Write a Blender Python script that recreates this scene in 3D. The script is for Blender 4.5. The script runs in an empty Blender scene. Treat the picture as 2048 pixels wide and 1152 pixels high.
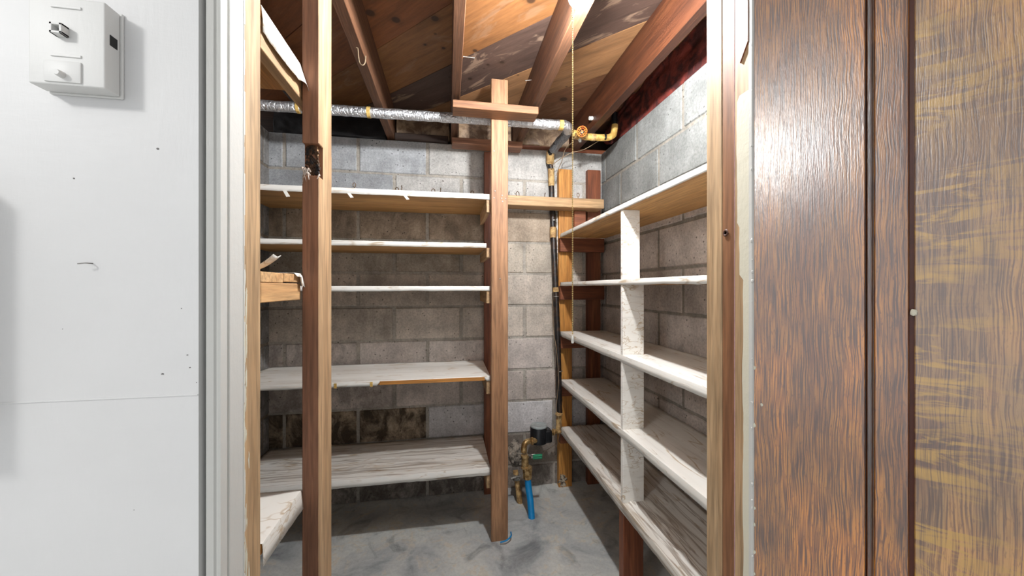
import bpy, bmesh, math, random
from mathutils import Vector, Matrix, noise as mnoise
random.seed(7)
D = bpy.data; S = bpy.context.scene; COL = S.collection
H = 1.27                       # eye height of the camera above the slab
EXPO = 0.0
BULB = 1750.0                  # closet bulb radiance
ROOM = 36.0                    # outer room lamp, watts
AMB = 0.98                     # world ambient added as even fill, no source of its own

# ------------------------------------------------------------ camera, world, lights
cam = D.cameras.new('camera'); cam.sensor_width = 36; cam.lens = 731/2048*36
cam.clip_start = .02
co = D.objects.new('camera', cam); COL.objects.link(co)
co.location = (0, 0, H); co.rotation_euler = (math.pi/2, 0, -math.radians(9.93))
S.camera = co
S.view_settings.view_transform = 'Standard'; S.view_settings.look = 'None'
S.view_settings.exposure = EXPO; S.view_settings.gamma = 1
S.view_settings.use_curve_mapping = False
w = D.worlds.new('world'); S.world = w; w.use_nodes = True
w.node_tree.nodes['Background'].inputs[0].default_value = (.97, .98, 1, 1)
w.node_tree.nodes['Background'].inputs[1].default_value = AMB
L = D.lights.new('room_lamp', 'POINT'); L.energy = ROOM; L.shadow_soft_size = .10; L.color = (1, .99, .97)
lo = D.objects.new('room_lamp', L); COL.objects.link(lo); lo.location = (-1.5, -.45, H+.90)

F = 731.0; SA, CA = math.sin(math.radians(9.93)), math.cos(math.radians(9.93))
def onY(px, py, Y):            # the point at room depth Y that the photo shows at px, py
    u = px-1024; dx = SA*F+CA*u; dy = CA*F-SA*u
    return Vector((dx/dy*Y, Y, (576-py)/dy*Y))

# ------------------------------------------------------------ node helpers
class NT:
    def __init__(s, name):
        s.m = D.materials.new(name); s.m.use_nodes = True; s.t = s.m.node_tree
        s.b = s.t.nodes['Principled BSDF']
    def n(s, typ, **k):
        nd = s.t.nodes.new(typ)
        for a, v in k.items():
            if a.startswith('i_'):
                nd.inputs[a[2:].replace('_', ' ')].default_value = v
            else: setattr(nd, a, v)
        return nd
    def l(s, a, b): s.t.links.new(a, b)
    def coord(s, kind='Object', scale=(1,1,1), rot=(0,0,0)):
        c = s.n('ShaderNodeTexCoord'); m = s.n('ShaderNodeMapping')
        m.inputs['Scale'].default_value = scale; m.inputs['Rotation'].default_value = rot
        s.l(c.outputs[kind], m.inputs[0]); return m.outputs[0]
    def noise(s, vec, scale, detail=4, rough=.55, dist=0):
        x = s.n('ShaderNodeTexNoise'); x.inputs['Scale'].default_value = scale
        x.inputs['Detail'].default_value = detail; x.inputs['Roughness'].default_value = rough
        x.inputs['Distortion'].default_value = dist
        s.l(vec, x.inputs['Vector']); return x.outputs['Fac']
    def ramp(s, fac, stops, interp='LINEAR'):
        r = s.n('ShaderNodeValToRGB'); e = r.color_ramp.elements; r.color_ramp.interpolation = interp
        while len(e) < len(stops): e.new(.5)
        for q, (p, c) in zip(e, stops):
            q.position = p
            q.color = (c, c, c, 1) if not hasattr(c, '__len__') else (*c, 1)
        s.l(fac, r.inputs[0]); return r.outputs[0]
    def mix(s, a, b, fac, mode='MIX'):
        x = s.n('ShaderNodeMix'); x.data_type = 'RGBA'; x.blend_type = mode
        for v, i in ((fac, 0), (a, 6), (b, 7)):
            if isinstance(v, (int, float)): x.inputs[i].default_value = v
            elif isinstance(v, tuple): x.inputs[i].default_value = (*v, 1)
            else: s.l(v, x.inputs[i])
        return x.outputs[2]
    def math(s, op, a, b=0.0, c=0.0):
        x = s.n('ShaderNodeMath'); x.operation = op
        for v, i in ((a, 0), (b, 1), (c, 2)):
            if isinstance(v, (int, float)): x.inputs[i].default_value = v
            else: s.l(v, x.inputs[i])
        return x.outputs[0]
    def bump(s, h, strength=.3, dist=.01):
        x = s.n('ShaderNodeBump'); x.inputs['Strength'].default_value = strength
        x.inputs['Distance'].default_value = dist; s.l(h, x.inputs['Height'])
        s.l(x.outputs[0], s.b.inputs['Normal'])
    def fin(s, col=None, rough=.6, metal=0, spec=None):
        if col is not None:
            if isinstance(col, tuple): s.b.inputs['Base Color'].default_value = (*col, 1)
            else: s.l(col, s.b.inputs['Base Color'])
        if isinstance(rough, (int, float)): s.b.inputs['Roughness'].default_value = rough
        else: s.l(rough, s.b.inputs['Roughness'])
        s.b.inputs['Metallic'].default_value = metal
        if spec is not None: s.b.inputs['Specular IOR Level'].default_value = spec
        return s.m
def c8(r, g, b):               # sRGB bytes to linear
    f = lambda v: (v/255/12.92) if v < 10 else ((v/255+.055)/1.055)**2.4
    return (f(r), f(g), f(b))

_w = {}
def wood(kind, axis='Z'):
    if (kind, axis) in _w: return _w[kind, axis]
    dk, md, lt, rough = WOODS[kind]
    t = NT('wood_'+kind+'_'+axis.lower())
    st = {'X': (.06, 1, 1), 'Y': (1, .06, 1), 'Z': (1, 1, .06)}[axis]
    v = t.coord('Object', st)
    v2 = t.coord('Object', tuple(.5 if q == .06 else 1 for q in st))
    g = t.noise(v, 14, 5, .6, 1.2)            # broad bands along the grain
    f = t.noise(v, 130, 3, .6, .3)            # fibres
    rg = t.n('ShaderNodeTexWave', wave_type='BANDS', bands_direction='DIAGONAL')
    rg.inputs['Scale'].default_value = 22; rg.inputs['Distortion'].default_value = 5
    rg.inputs['Detail'].default_value = 3; rg.inputs['Detail Scale'].default_value = .9
    t.l(v, rg.inputs['Vector'])
    base = t.ramp(g, [(.3, dk), (.5, md), (.72, lt)])
    base = t.mix(base, tuple(q*.62 for q in md), t.math('MULTIPLY', t.ramp(rg.outputs['Fac'], [(.55, 0.), (.95, 1.)]), .22))
    base = t.mix(base, t.ramp(f, [(.35, .64), (.6, 1.1)]), .85, 'MULTIPLY')
    blot = t.noise(v2, 5, 4, .6)
    base = t.mix(base, t.ramp(blot, [(.3, .74), (.6, 1.05)]), .8, 'MULTIPLY')
    vo = t.n('ShaderNodeTexVoronoi'); vo.inputs['Scale'].default_value = 4.2
    kv = t.coord('Object', {'X': (.45, 1, 1), 'Y': (1, .45, 1), 'Z': (1, 1, .45)}[axis]); t.l(kv, vo.inputs['Vector'])
    kn = t.ramp(vo.outputs['Distance'], [(0.0, 1.), (.045, 1.), (.075, 0.)])
    base = t.mix(base, tuple(q*.25 for q in dk), t.math('MULTIPLY', kn, .8))
    t.bump(t.math('ADD', f, t.math('MULTIPLY', g, .5)), .35, .0015)
    t.fin(base, rough); _w[kind, axis] = t.m
    return t.m
WOODS = {
 'pale':   (c8(178,142,102), c8(198,166,126), c8(214,186,150), .62),   # fresh pine
 'jamb':   (c8(158,126,92), c8(182,152,116), c8(200,174,140), .62),
 'tan':    (c8(150,118,84), c8(178,144,104), c8(200,168,126), .6),
 'fir':    (c8(134,96,66), c8(160,118,84), c8(180,138,102), .62),      # weathered fir posts
 'stud':   (c8(120,80,58), c8(142,98,72), c8(162,118,90), .66),
 'sawn':   (c8(156,122,88), c8(188,154,116), c8(206,178,144), .66),  # paler side of the stud, bulb light put into the tone
 'brown':  (c8(118,78,52), c8(144,100,68), c8(162,118,84), .6),
 'red':    (c8(92,48,28), c8(122,68,42), c8(144,88,54), .5),
 'orange': (c8(156,100,44), c8(190,130,60), c8(208,152,80), .5),
 'shelf':  (c8(150,108,62), c8(180,134,80), c8(200,156,100), .6),      # bare undersides
 'jred':   (c8(52,27,15), c8(80,43,24), c8(104,62,36), .5),
 'joist':  (c8(74,47,30), c8(104,68,44), c8(128,88,60), .7),
 'dark':   (c8(34,22,16), c8(54,36,26), c8(78,54,40), .7),
 'rough':  (c8(176,130,86), c8(204,160,110), c8(222,182,134), .75),
}

def liner_mat(name, axis, cr=0.0):
    t = NT(name)
    st = {'X': (.13, 1, 1), 'Y': (1, .13, 1), 'H': (.42, .42, 1)}[axis]
    st2 = {'X': (.05, 1, 1), 'Y': (1, .05, 1), 'H': (.12, .12, 1)}[axis]
    v = t.coord('Object', st); v2 = t.coord('Object', st2)
    a = t.noise(v, 26 if axis == 'H' else 12, 2, .5, .35)
    vein = t.ramp(t.math('ABSOLUTE', t.math('SUBTRACT', a, .5)), [(0, 1.), (.007, .8), (.016, 0.)])
    b = t.noise(v, 44 if axis == 'H' else 26, 2, .5, .3)
    vein2 = t.ramp(t.math('ABSOLUTE', t.math('SUBTRACT', b, .53)), [(0, .8), (.009, .5), (.018, 0.)])
    msk = t.ramp(t.noise(t.coord('Object'), 9, 3), [(.40, 0.), (.55, 1.)] if axis == 'H' else [(.46, 0.), (.6, 1.)])
    vv = t.math('MULTIPLY', t.math('MAXIMUM', vein, vein2), msk)
    base = t.ramp(t.noise(v, 6, 4), [(.35, c8(220,216,208)), (.6, c8(240,238,232))])
    base = t.mix(base, c8(176,150,112), t.math('MULTIPLY', vv, .8))
    base = t.mix(base, c8(146,138,128), t.ramp(t.noise(v2, 70, 4, .6), [(.55, 0.), (.8, .42)]))
    if cr:      # thin brown lines and tan streaks along the loose paper
        g = t.noise(v2, 22, 3, .55, .4)
        base = t.mix(base, c8(120,98,76), t.math('MULTIPLY', t.ramp(t.math('ABSOLUTE', t.math('SUBTRACT', g, .5)), [(0, 1.), (.012, .7), (.04, 0.)]), cr))
        base = t.mix(base, c8(176,160,140), t.ramp(t.noise(v2, 9, 3), [(.5, 0.), (.7, .55)]))
    t.bump(t.noise(v, 12, 3), .25, .006)
    return t.fin(base, .42)

def block_mat():
    t = NT('concrete_block')
    v = t.coord('Object')
    at = t.n('ShaderNodeVertexColor'); at.layer_name = 'tint'
    n1 = t.noise(v, 7, 6, .65); n2 = t.noise(v, 90, 4, .7); n3 = t.noise(v, 260, 2, .6)
    base = t.mix(at.outputs['Color'], t.ramp(n1, [(.32, .66), (.62, 1.12)]), .9, 'MULTIPLY')
    base = t.mix(base, t.ramp(n2, [(.32, .70), (.6, 1.08)]), .85, 'MULTIPLY')
    base = t.mix(base, t.ramp(t.noise(t.coord('Object', (1, 1, .12)), 26, 4, .6), [(.35, .88), (.6, 1.04)]), .7, 'MULTIPLY')
    vo = t.n('ShaderNodeTexVoronoi'); vo.inputs['Scale'].default_value = 34; t.l(v, vo.inputs['Vector'])
    pit = t.math('MULTIPLY', t.ramp(vo.outputs['Distance'], [(0, 1.), (.09, .9), (.16, 0.)]), t.ramp(n1, [(.44, 0.), (.54, 1.)]))
    base = t.mix(base, (.03, .025, .02), t.math('MULTIPLY', pit, .75))
    # mould, dirt and some painted shade, strength kept per block in the attribute's alpha
    sn = t.noise(t.coord('Object', (1, 1, .7)), 11, 6, .68, .6)
    sm = t.math('MULTIPLY', t.ramp(sn, [(.36, 0.), (.58, 1.)]), at.outputs['Alpha'])
    base = t.mix(base, c8(44,34,24), t.math('MULTIPLY', sm, .93))
    t.bump(t.math('ADD', t.math('MULTIPLY', n2, 1.0), t.math('SUBTRACT', t.math('MULTIPLY', n3, .6), pit)), .55, .004)
    return t.fin(base, .92, spec=.2)

def floor_mat():
    t = NT('slab_concrete'); v = t.coord('Object')
    n1 = t.noise(v, 3.2, 6, .62, .8); n2 = t.noise(v, 11, 6, .65, 1.5); n3 = t.noise(v, 70, 4, .7)
    base = t.ramp(n1, [(.3, c8(124,128,130)), (.45, c8(176,180,180)), (.62, c8(202,204,199)), (.75, c8(210,206,194))])
    fl = t.math('MULTIPLY', t.ramp(n2, [(.55, 0.), (.60, 1.)]), t.ramp(n1, [(.42, 0.), (.55, 1.)]))
    base = t.mix(base, c8(206,196,178), t.math('MULTIPLY', fl, .6))
    base = t.mix(base, c8(96,98,98), t.math('MULTIPLY', t.ramp(t.noise(v, 5, 5, .6, 2), [(.55, 0.), (.7, 1.)]), .5))
    base = t.mix(base, t.ramp(n3, [(.3, .85), (.6, 1.05)]), .8, 'MULTIPLY')
    t.bump(t.math('ADD', n2, t.math('MULTIPLY', n3, .25)), .3, .004)
    return t.fin(base, t.ramp(n2, [(.3, .38), (.7, .62)]), spec=.4)

def ceil_mat():
    t = NT('subfloor_boards')
    at = t.n('ShaderNodeVertexColor'); at.layer_name = 'tint'
    v = t.coord('UV', (.12, 1, 1)); vk = t.coord('UV')
    g = t.noise(v, 16, 5, .6, 1.5); f = t.noise(v, 120, 3, .6)
    base = t.mix(at.outputs['Color'], t.ramp(g, [(.3, .6), (.55, 1.0), (.75, 1.25)]), .85, 'MULTIPLY')
    base = t.mix(base, t.ramp(f, [(.35, .8), (.6, 1.05)]), .7, 'MULTIPLY')
    # pale scuffs running along the boards, only on the weathered ones
    sc = t.math('MULTIPLY', t.ramp(t.noise(t.coord('UV', (.3, 1, 1)), 10, 5, .65, 1), [(.55, 0.), (.62, 1.)]), at.outputs['Alpha'])
    base = t.mix(base, c8(166,140,118), t.math('MULTIPLY', sc, .65))
    fld = None
    for (ku, kv, kr) in KNOTS:
        d = t.n('ShaderNodeVectorMath', operation='DISTANCE'); t.l(vk, d.inputs[0]); d.inputs[1].default_value = (ku, kv, 0)
        q = t.math('DIVIDE', d.outputs['Value'], kr)
        fld = q if fld is None else t.math('MINIMUM', fld, q)
    kn = t.ramp(t.math('MULTIPLY', fld, .25), [(.2, 1.), (.25, .75), (.30, .3), (.6, 0.)])
    base = t.mix(base, c8(40,24,14), t.math('MULTIPLY', kn, .85))
    vo = t.n('ShaderNodeTexVoronoi'); vo.inputs['Scale'].default_value = 8; t.l(vk, vo.inputs['Vector'])
    base = t.mix(base, c8(40,24,16), t.math('MULTIPLY', t.ramp(vo.outputs['Distance'], [(0, 1.), (.04, .8), (.07, 0.)]), .7))
    t.bump(t.math('ADD', f, g), .3, .002)
    return t.fin(base, .62)

def paint_mat(name, col, rough=.5, bs=.25):
    t = NT(name); a = t.noise(t.coord('Object', (.25, 1, 1)), 60, 5, .6); b = t.noise(t.coord('Object', (1, 1, .2)), 160, 3, .6)
    c = t.noise(t.coord('Object'), 4, 3)
    t.bump(t.math('ADD', t.math('MULTIPLY', a, 1.), t.math('MULTIPLY', b, .5)), bs, .002)
    base = t.mix(col, t.ramp(c, [(.3, .96), (.7, 1.02)]), 1.0, 'MULTIPLY')
    return t.fin(base, rough, spec=.35)

def plain(name, col, rough=.5, metal=0, bs=.0, sc=60, var=.25):
    t = NT(name); v = t.coord('Object'); a = t.noise(v, sc, 4, .6)
    base = t.mix(col, t.ramp(a, [(.3, 1-var), (.7, 1+var*.5)]), 1.0, 'MULTIPLY')
    if bs: t.bump(a, bs, .003)
    return t.fin(base, rough, metal)

def mottled(name, a, b, rough=.6, metal=0, sc=25, bs=.4, lo_=.42, hi=.58):
    t = NT(name); v = t.coord('Object'); n = t.noise(v, sc, 5, .65, .5)
    t.bump(t.noise(v, sc*3, 4, .6), bs, .003)
    return t.fin(t.ramp(n, [(lo_, a), (hi, b)]), rough, metal)

def foil_mat(name, col=(.72, .74, .77), rough=.28):
    t = NT(name); v = t.coord('Object', (1, 1, 1)); n = t.noise(v, 55, 5, .6, 2.5)
    vo = t.n('ShaderNodeTexVoronoi', feature='DISTANCE_TO_EDGE'); vo.inputs['Scale'].default_value = 42; t.l(t.coord('Object', (1, .6, .6), (0, .5, 0)), vo.inputs['Vector'])
    t.bump(t.math('ADD', n, t.math('MULTIPLY', t.ramp(vo.outputs['Distance'], [(0, 0.), (.12, 1.)]), .5)), .75, .006)
    return t.fin(t.mix(col, t.ramp(n, [(.3, .6), (.6, 1.05)]), 1., 'MULTIPLY'), rough, .85)

def oak_mat(name, flake, dk, md, lt):
    """stained quarter-sawn oak: dark pores running up the grain, golden ray flecks"""
    t = NT(name)
    wv = t.coord('Object', (1, 1, .022))
    warp = t.noise(t.coord('Object', (1, 1, .6)), 14, 2, .5)
    wn = t.n('ShaderNodeVectorMath', operation='ADD'); t.l(wv, wn.inputs[0])
    cb = t.n('ShaderNodeCombineXYZ'); t.l(t.math('MULTIPLY', warp, .014), cb.inputs[0]); t.l(cb.outputs[0], wn.inputs[1])
    g = t.noise(wn.outputs[0], 640, 1, .5)
    sp = t.noise(t.coord('Object', (1, 1, .18)), 420, 2, .6)      # short broken pores
    big = t.noise(t.coord('Object', (1, 1, .35)), 9, 4, .6)
    base = t.ramp(g, [(.36, dk), (.48, md), (.60, lt)])
    base = t.mix(base, dk, t.ramp(sp, [(.56, 0.), (.68, .6)]))
    base = t.mix(base, t.ramp(big, [(.34, c8(158,116,88)), (.5, c8(215,205,190)), (.64, (1.25, 1.02, .58))]), .9, 'MULTIPLY')
    h = t.math('ADD', g, t.math('MULTIPLY', sp, .8))
    if flake:
        fn = t.noise(t.coord('Object', (.30, 1, 1.5), (0, .25, 0)), 30, 4, .6, 1.4)
        xs = t.n('ShaderNodeSeparateXYZ'); t.l(t.coord('Object'), xs.inputs[0])
        edge = t.ramp(t.math('MULTIPLY_ADD', xs.outputs[0], 8.0, -1.58), [(0, 1.), (.34, .95), (.55, .4), (1, .5)])
        fm = t.math('MULTIPLY', t.math('MULTIPLY', t.ramp(fn, [(.47, 0.), (.56, .85), (.7, 1.)]), t.ramp(g, [(.35, .45), (.5, 1.)])), edge)
        fm = t.math('MULTIPLY', fm, t.ramp(t.noise(t.coord('Object', (.5, 1, 1)), 14, 3), [(.40, .1), (.52, 1.)]))
        base = t.mix(base, c8(194,148,52), t.math('MULTIPLY', fm, .95))
    bp = t.n('ShaderNodeBump'); bp.inputs['Strength'].default_value = .5; bp.inputs['Distance'].default_value = .0012
    t.l(h, bp.inputs['Height']); t.l(bp.outputs[0], t.b.inputs['Normal']); bc = t.n('ShaderNodeBump'); bc.inputs['Strength'].default_value = .16; bc.inputs['Distance'].default_value = .0012; t.l(h, bc.inputs['Height']); t.l(bc.outputs[0], t.b.inputs['Coat Normal'])
    t.fin(base, .36, spec=.6)
    t.b.inputs['Coat Weight'].default_value = 1.0; t.b.inputs['Coat Roughness'].default_value = .25; t.b.inputs['Coat IOR'].default_value = 2.15
    return t.m

# ------------------------------------------------------------ mesh helpers (coordinates relative to the camera height)
def BM(): return bmesh.new()
def box(bm, x0, x1, y0, y1, z0, z1, bev=0.0, seg=1):
    b = bmesh.new()
    bmesh.ops.create_cube(b, size=1)
    for v in b.verts:
        v.co = Vector(((x0+x1)/2+v.co.x*(x1-x0), (y0+y1)/2+v.co.y*(y1-y0), (z0+z1)/2+v.co.z*(z1-z0)))
    if bev: bmesh.ops.bevel(b, geom=b.edges[:], offset=bev, segments=seg, affect='EDGES', profile=.6)
    me = D.meshes.new('t'); b.to_mesh(me); b.free(); bm.from_mesh(me); D.meshes.remove(me)
    return bm
def prism(bm, pts, a0, a1, axis):
    """pts outline in the plane across axis, extruded from a0 to a1"""
    def P(p, a):
        return {'X': Vector((a, p[0], p[1])), 'Y': Vector((p[0], a, p[1])), 'Z': Vector((p[0], p[1], a))}[axis]
    A = [bm.verts.new(P(p, a0)) for p in pts]; B = [bm.verts.new(P(p, a1)) for p in pts]
    n = len(pts)
    bm.faces.new(A); bm.faces.new(B[::-1])
    for i in range(n): bm.faces.new((A[i], B[i], B[(i+1) % n], A[(i+1) % n]))
    bmesh.ops.recalc_face_normals(bm, faces=bm.faces[:]); return bm
def smooth_path(pts, k=6):
    pts = [Vector(p) for p in pts]
    if len(pts) < 3 or k < 2: return pts
    o = []
    q = [2*pts[0]-pts[1]]+pts+[2*pts[-1]-pts[-2]]
    for i in range(1, len(q)-2):
        for j in range(k):
            t = j/k
            o.append(.5*((2*q[i])+(q[i+1]-q[i-1])*t+(2*q[i-1]-5*q[i]+4*q[i+1]-q[i+2])*t*t+(3*q[i]-q[i-1]-3*q[i+1]+q[i+2])*t**3))
    o.append(pts[-1]); return o
def tube(bm, pts, r, n=12, k=6, jit=0.0, rad=None, seed=0):
    p = smooth_path(pts, k); m = len(p); rings = []
    up = Vector((0, 0, 1)); t0 = (p[1]-p[0]).normalized()
    if abs(t0.dot(up)) > .9: up = Vector((1, 0, 0))
    a = t0.cross(up).normalized()
    for i in range(m):
        t = (p[min(i+1, m-1)]-p[max(i-1, 0)]).normalized()
        a = (a-t*a.dot(t)).normalized(); b = t.cross(a)
        rr = r if rad is None else r*rad(i/(m-1))
        ring = []
        for j in range(n):
            an = 2*math.pi*j/n
            q = 1+(jit*mnoise.noise(Vector((p[i].x*40+seed, p[i].z*40+p[i].y*40, j*.9))) if jit else 0)
            ring.append(bm.verts.new(p[i]+(a*math.cos(an)+b*math.sin(an))*rr*q))
        rings.append(ring)
    for i in range(m-1):
        for j in range(n):
            bm.faces.new((rings[i][j], rings[i][(j+1) % n], rings[i+1][(j+1) % n], rings[i+1][j]))
    bm.faces.new(rings[0][::-1]); bm.faces.new(rings[-1])
    bmesh.ops.recalc_face_normals(bm, faces=bm.faces[:]); return bm
def lathe(bm, c, prof, n=24, axis='Z'):
    """prof: (radius, offset along axis) pairs"""
    c = Vector(c); rings = []
    for r, h in prof:
        ring = []
        for j in range(n):
            an = 2*math.pi*j/n; u, v = r*math.cos(an), r*math.sin(an)
            o = {'Z': Vector((u, v, h)), 'Y': Vector((u, h, v)), 'X': Vector((h, u, v))}[axis]
            ring.append(bm.verts.new(c+o))
        rings.append(ring)
    for i in range(len(rings)-1):
        for j in range(n): bm.faces.new((rings[i][j], rings[i][(j+1) % n], rings[i+1][(j+1) % n], rings[i+1][j]))
    bm.faces.new(rings[0][::-1]); bm.faces.new(rings[-1])
    bmesh.ops.recalc_face_normals(bm, faces=bm.faces[:]); return bm
def ball(bm, c, r, sub=2, sc=(1, 1, 1), jit=0):
    g = bmesh.ops.create_icosphere(bm, subdivisions=sub, radius=1)
    for v in g['verts']:
        q = 1+jit*mnoise.noise(v.co*2.2+Vector(c)*31)
        v.co = Vector((c[0]+v.co.x*r*sc[0]*q, c[1]+v.co.y*r*sc[1]*q, c[2]+v.co.z*r*sc[2]*q))
    return bm

def tag(o, label=None, cat=None, group=None, kind=None):
    if label: o['label'] = label
    if cat: o['category'] = cat
    if group: o['group'] = group
    if kind: o['kind'] = kind
    return o
def thing(name, label, cat, loc, group=None, rotz=0):
    o = D.objects.new(name, None); COL.objects.link(o); o.empty_display_size = .05
    o.location = (loc[0], loc[1], loc[2]+H); o.rotation_euler = (0, 0, rotz)
    o['abs'] = (loc[0], loc[1], loc[2]); del o['abs']
    _loc[o.name] = Vector(loc)
    return tag(o, label, cat, group)
_loc = {}
def obj(name, bm, mat, parent=None, label=None, smooth=False, local=False, solid=0.0):
    """one mesh object; its origin sits at its parent's origin, or at its own base when it stands alone"""
    if not bm.verts: return None
    if local: off = Vector((0, 0, 0))
    elif parent is not None: off = _loc[parent.name]
    else:
        xs = [v.co.x for v in bm.verts]; ys = [v.co.y for v in bm.verts]; zs = [v.co.z for v in bm.verts]
        off = Vector(((min(xs)+max(xs))/2, (min(ys)+max(ys))/2, min(zs)))
    for v in bm.verts: v.co -= off
    me = D.meshes.new(name); bm.to_mesh(me); bm.free()
    if smooth:
        for p in me.polygons: p.use_smooth = True
        me.set_sharp_from_angle(angle=math.radians(38))
    me.materials.append(mat)
    o = D.objects.new(name, me); COL.objects.link(o)
    if solid:
        s = o.modifiers.new('solid', 'SOLIDIFY'); s.thickness = solid; s.offset = 1
    if parent is not None:
        o.parent = parent
        _loc[o.name] = _loc[parent.name]
    elif not local:
        o.location = off+Vector((0, 0, H)); _loc[o.name] = off
    if label: o['label'] = label
    return o
def struct(name, bm, mat, parent=None, **k):
    o = obj(name, bm, mat, parent, **k)
    if parent is None: o['kind'] = 'structure'
    return o

FL = -H            # floor level
CEIL = 1.085       # underside of the subfloor boards
JB = .898          # underside of the joists
YB, XR, XL = 2.28, 1.0, -1.0
WTOP = .886

KNOTS = []
def ceil_uv(x, y):  # along board, across boards
    return ((x-y)/math.sqrt(2), (x+y)/math.sqrt(2))
for px, py, r in ((740, 26, .022), (792, 40, .02), (870, 38, .018), (1062, 1, .02), (940, 158, .012), (1004, 125, .012), (950, 102, .012), (976, 130, .009), (1127, 199, .026), (527, 137, .03), (887, 97, .010), (850, 90, .008)):
    u = px-1024; dx = SA*F+CA*u; dy = CA*F-SA*u; tt = CEIL/(576-py)
    KNOTS.append((*ceil_uv(dx*tt, dy*tt), r*.8))

M_block = block_mat(); M_floor = floor_mat(); M_ceil = ceil_mat()
M_white = paint_mat('white_wall_paint', c8(222,222,222), .45, .3)
M_trimw = paint_mat('white_trim_paint', c8(196,196,192), .4, .35)
M_linX = liner_mat('marbled_liner_x', 'X'); M_linY = liner_mat('marbled_liner_y', 'Y'); M_linV = liner_mat('marbled_liner_upright', 'H')
M_linXc = liner_mat('creased_liner_x', 'X', .7); M_linYc = liner_mat('creased_liner_y', 'Y', .7)
M_foil = foil_mat('foil_wrap'); M_foild = foil_mat('dark_foil_wrap', (.30, .33, .37), .3)
M_tape = mottled('yellow_cloth_tape', c8(176,140,70), c8(214,180,104), .6, 0, 30)
M_tan = mottled('tan_pipe_wrap', c8(150,116,72), c8(196,164,110), .7, 0, 35)
M_blackpipe = mottled('tarred_pipe_wrap', c8(16,14,14), c8(66,44,30), .45, 0, 26, .6, .48, .66)
M_black = plain('black_plastic', c8(20,22,26), .35)
M_lid = plain('grey_meter_lid', c8(160,168,168), .45, .1)
M_brass = mottled('dull_brass', c8(132,100,58), c8(196,166,116), .42, .65, 45, .35)
M_steel = mottled('oxidised_steel', c8(120,118,112), c8(190,188,182), .4, .7, 60, .3)
M_blue = plain('blue_plastic_pipe', c8(10,128,190), .35, 0, 0, 30, .12)
M_green = plain('green_handle_plastic', c8(40,140,100), .45)
M_rust = mottled('rusty_orange_wheel', c8(170,84,20), c8(214,130,50), .5, .3, 50)
M_corr = mottled('corroded_pipe', c8(70,66,62), c8(170,160,146), .8, 0, 40, .8)
M_kraft = mottled('kraft_faced_insulation', c8(96,74,54), c8(156,132,106), .5, 0, 14, .9)
M_darkins = mottled('black_faced_insulation', c8(8,8,10), c8(26,24,26), .6, 0, 12, .9)
M_red = mottled('red_insulation', c8(58,16,14), c8(118,46,36), .9, 0, 14, 1.0)
M_wire = plain('dull_wire', c8(150,130,105), .5, .4)
M_hook = plain('bronze_hook', c8(96,74,50), .4, .8)
M_nail = plain('steel_nail', c8(150,145,138), .4, .8)
M_bead = plain('brass_bead_chain', c8(214,190,130), .35, .6)
M_cream = paint_mat('cream_plaster', c8(206,202,184), .6, .4)
M_plastic = paint_mat('painted_plastic', c8(222,222,220), .42, .2)
M_hole = plain('socket_recess', c8(30,30,30), .7)
M_tuft = mottled('pulled_fibre', c8(150,130,115), c8(214,205,196), .9, 0, 60)
M_char = mottled('charred_knot', c8(14,12,14), c8(74,50,26), .8, 0, 50, 1.)
M_bulb = NT('lit_bulb'); M_bulb.b.inputs['Emission Color'].default_value = (.98, .99, 1, 1)
M_bulb.b.inputs['Emission Strength'].default_value = BULB; M_bulb = M_bulb.m
M_porc = plain('porcelain', c8(225,225,220), .3)

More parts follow.
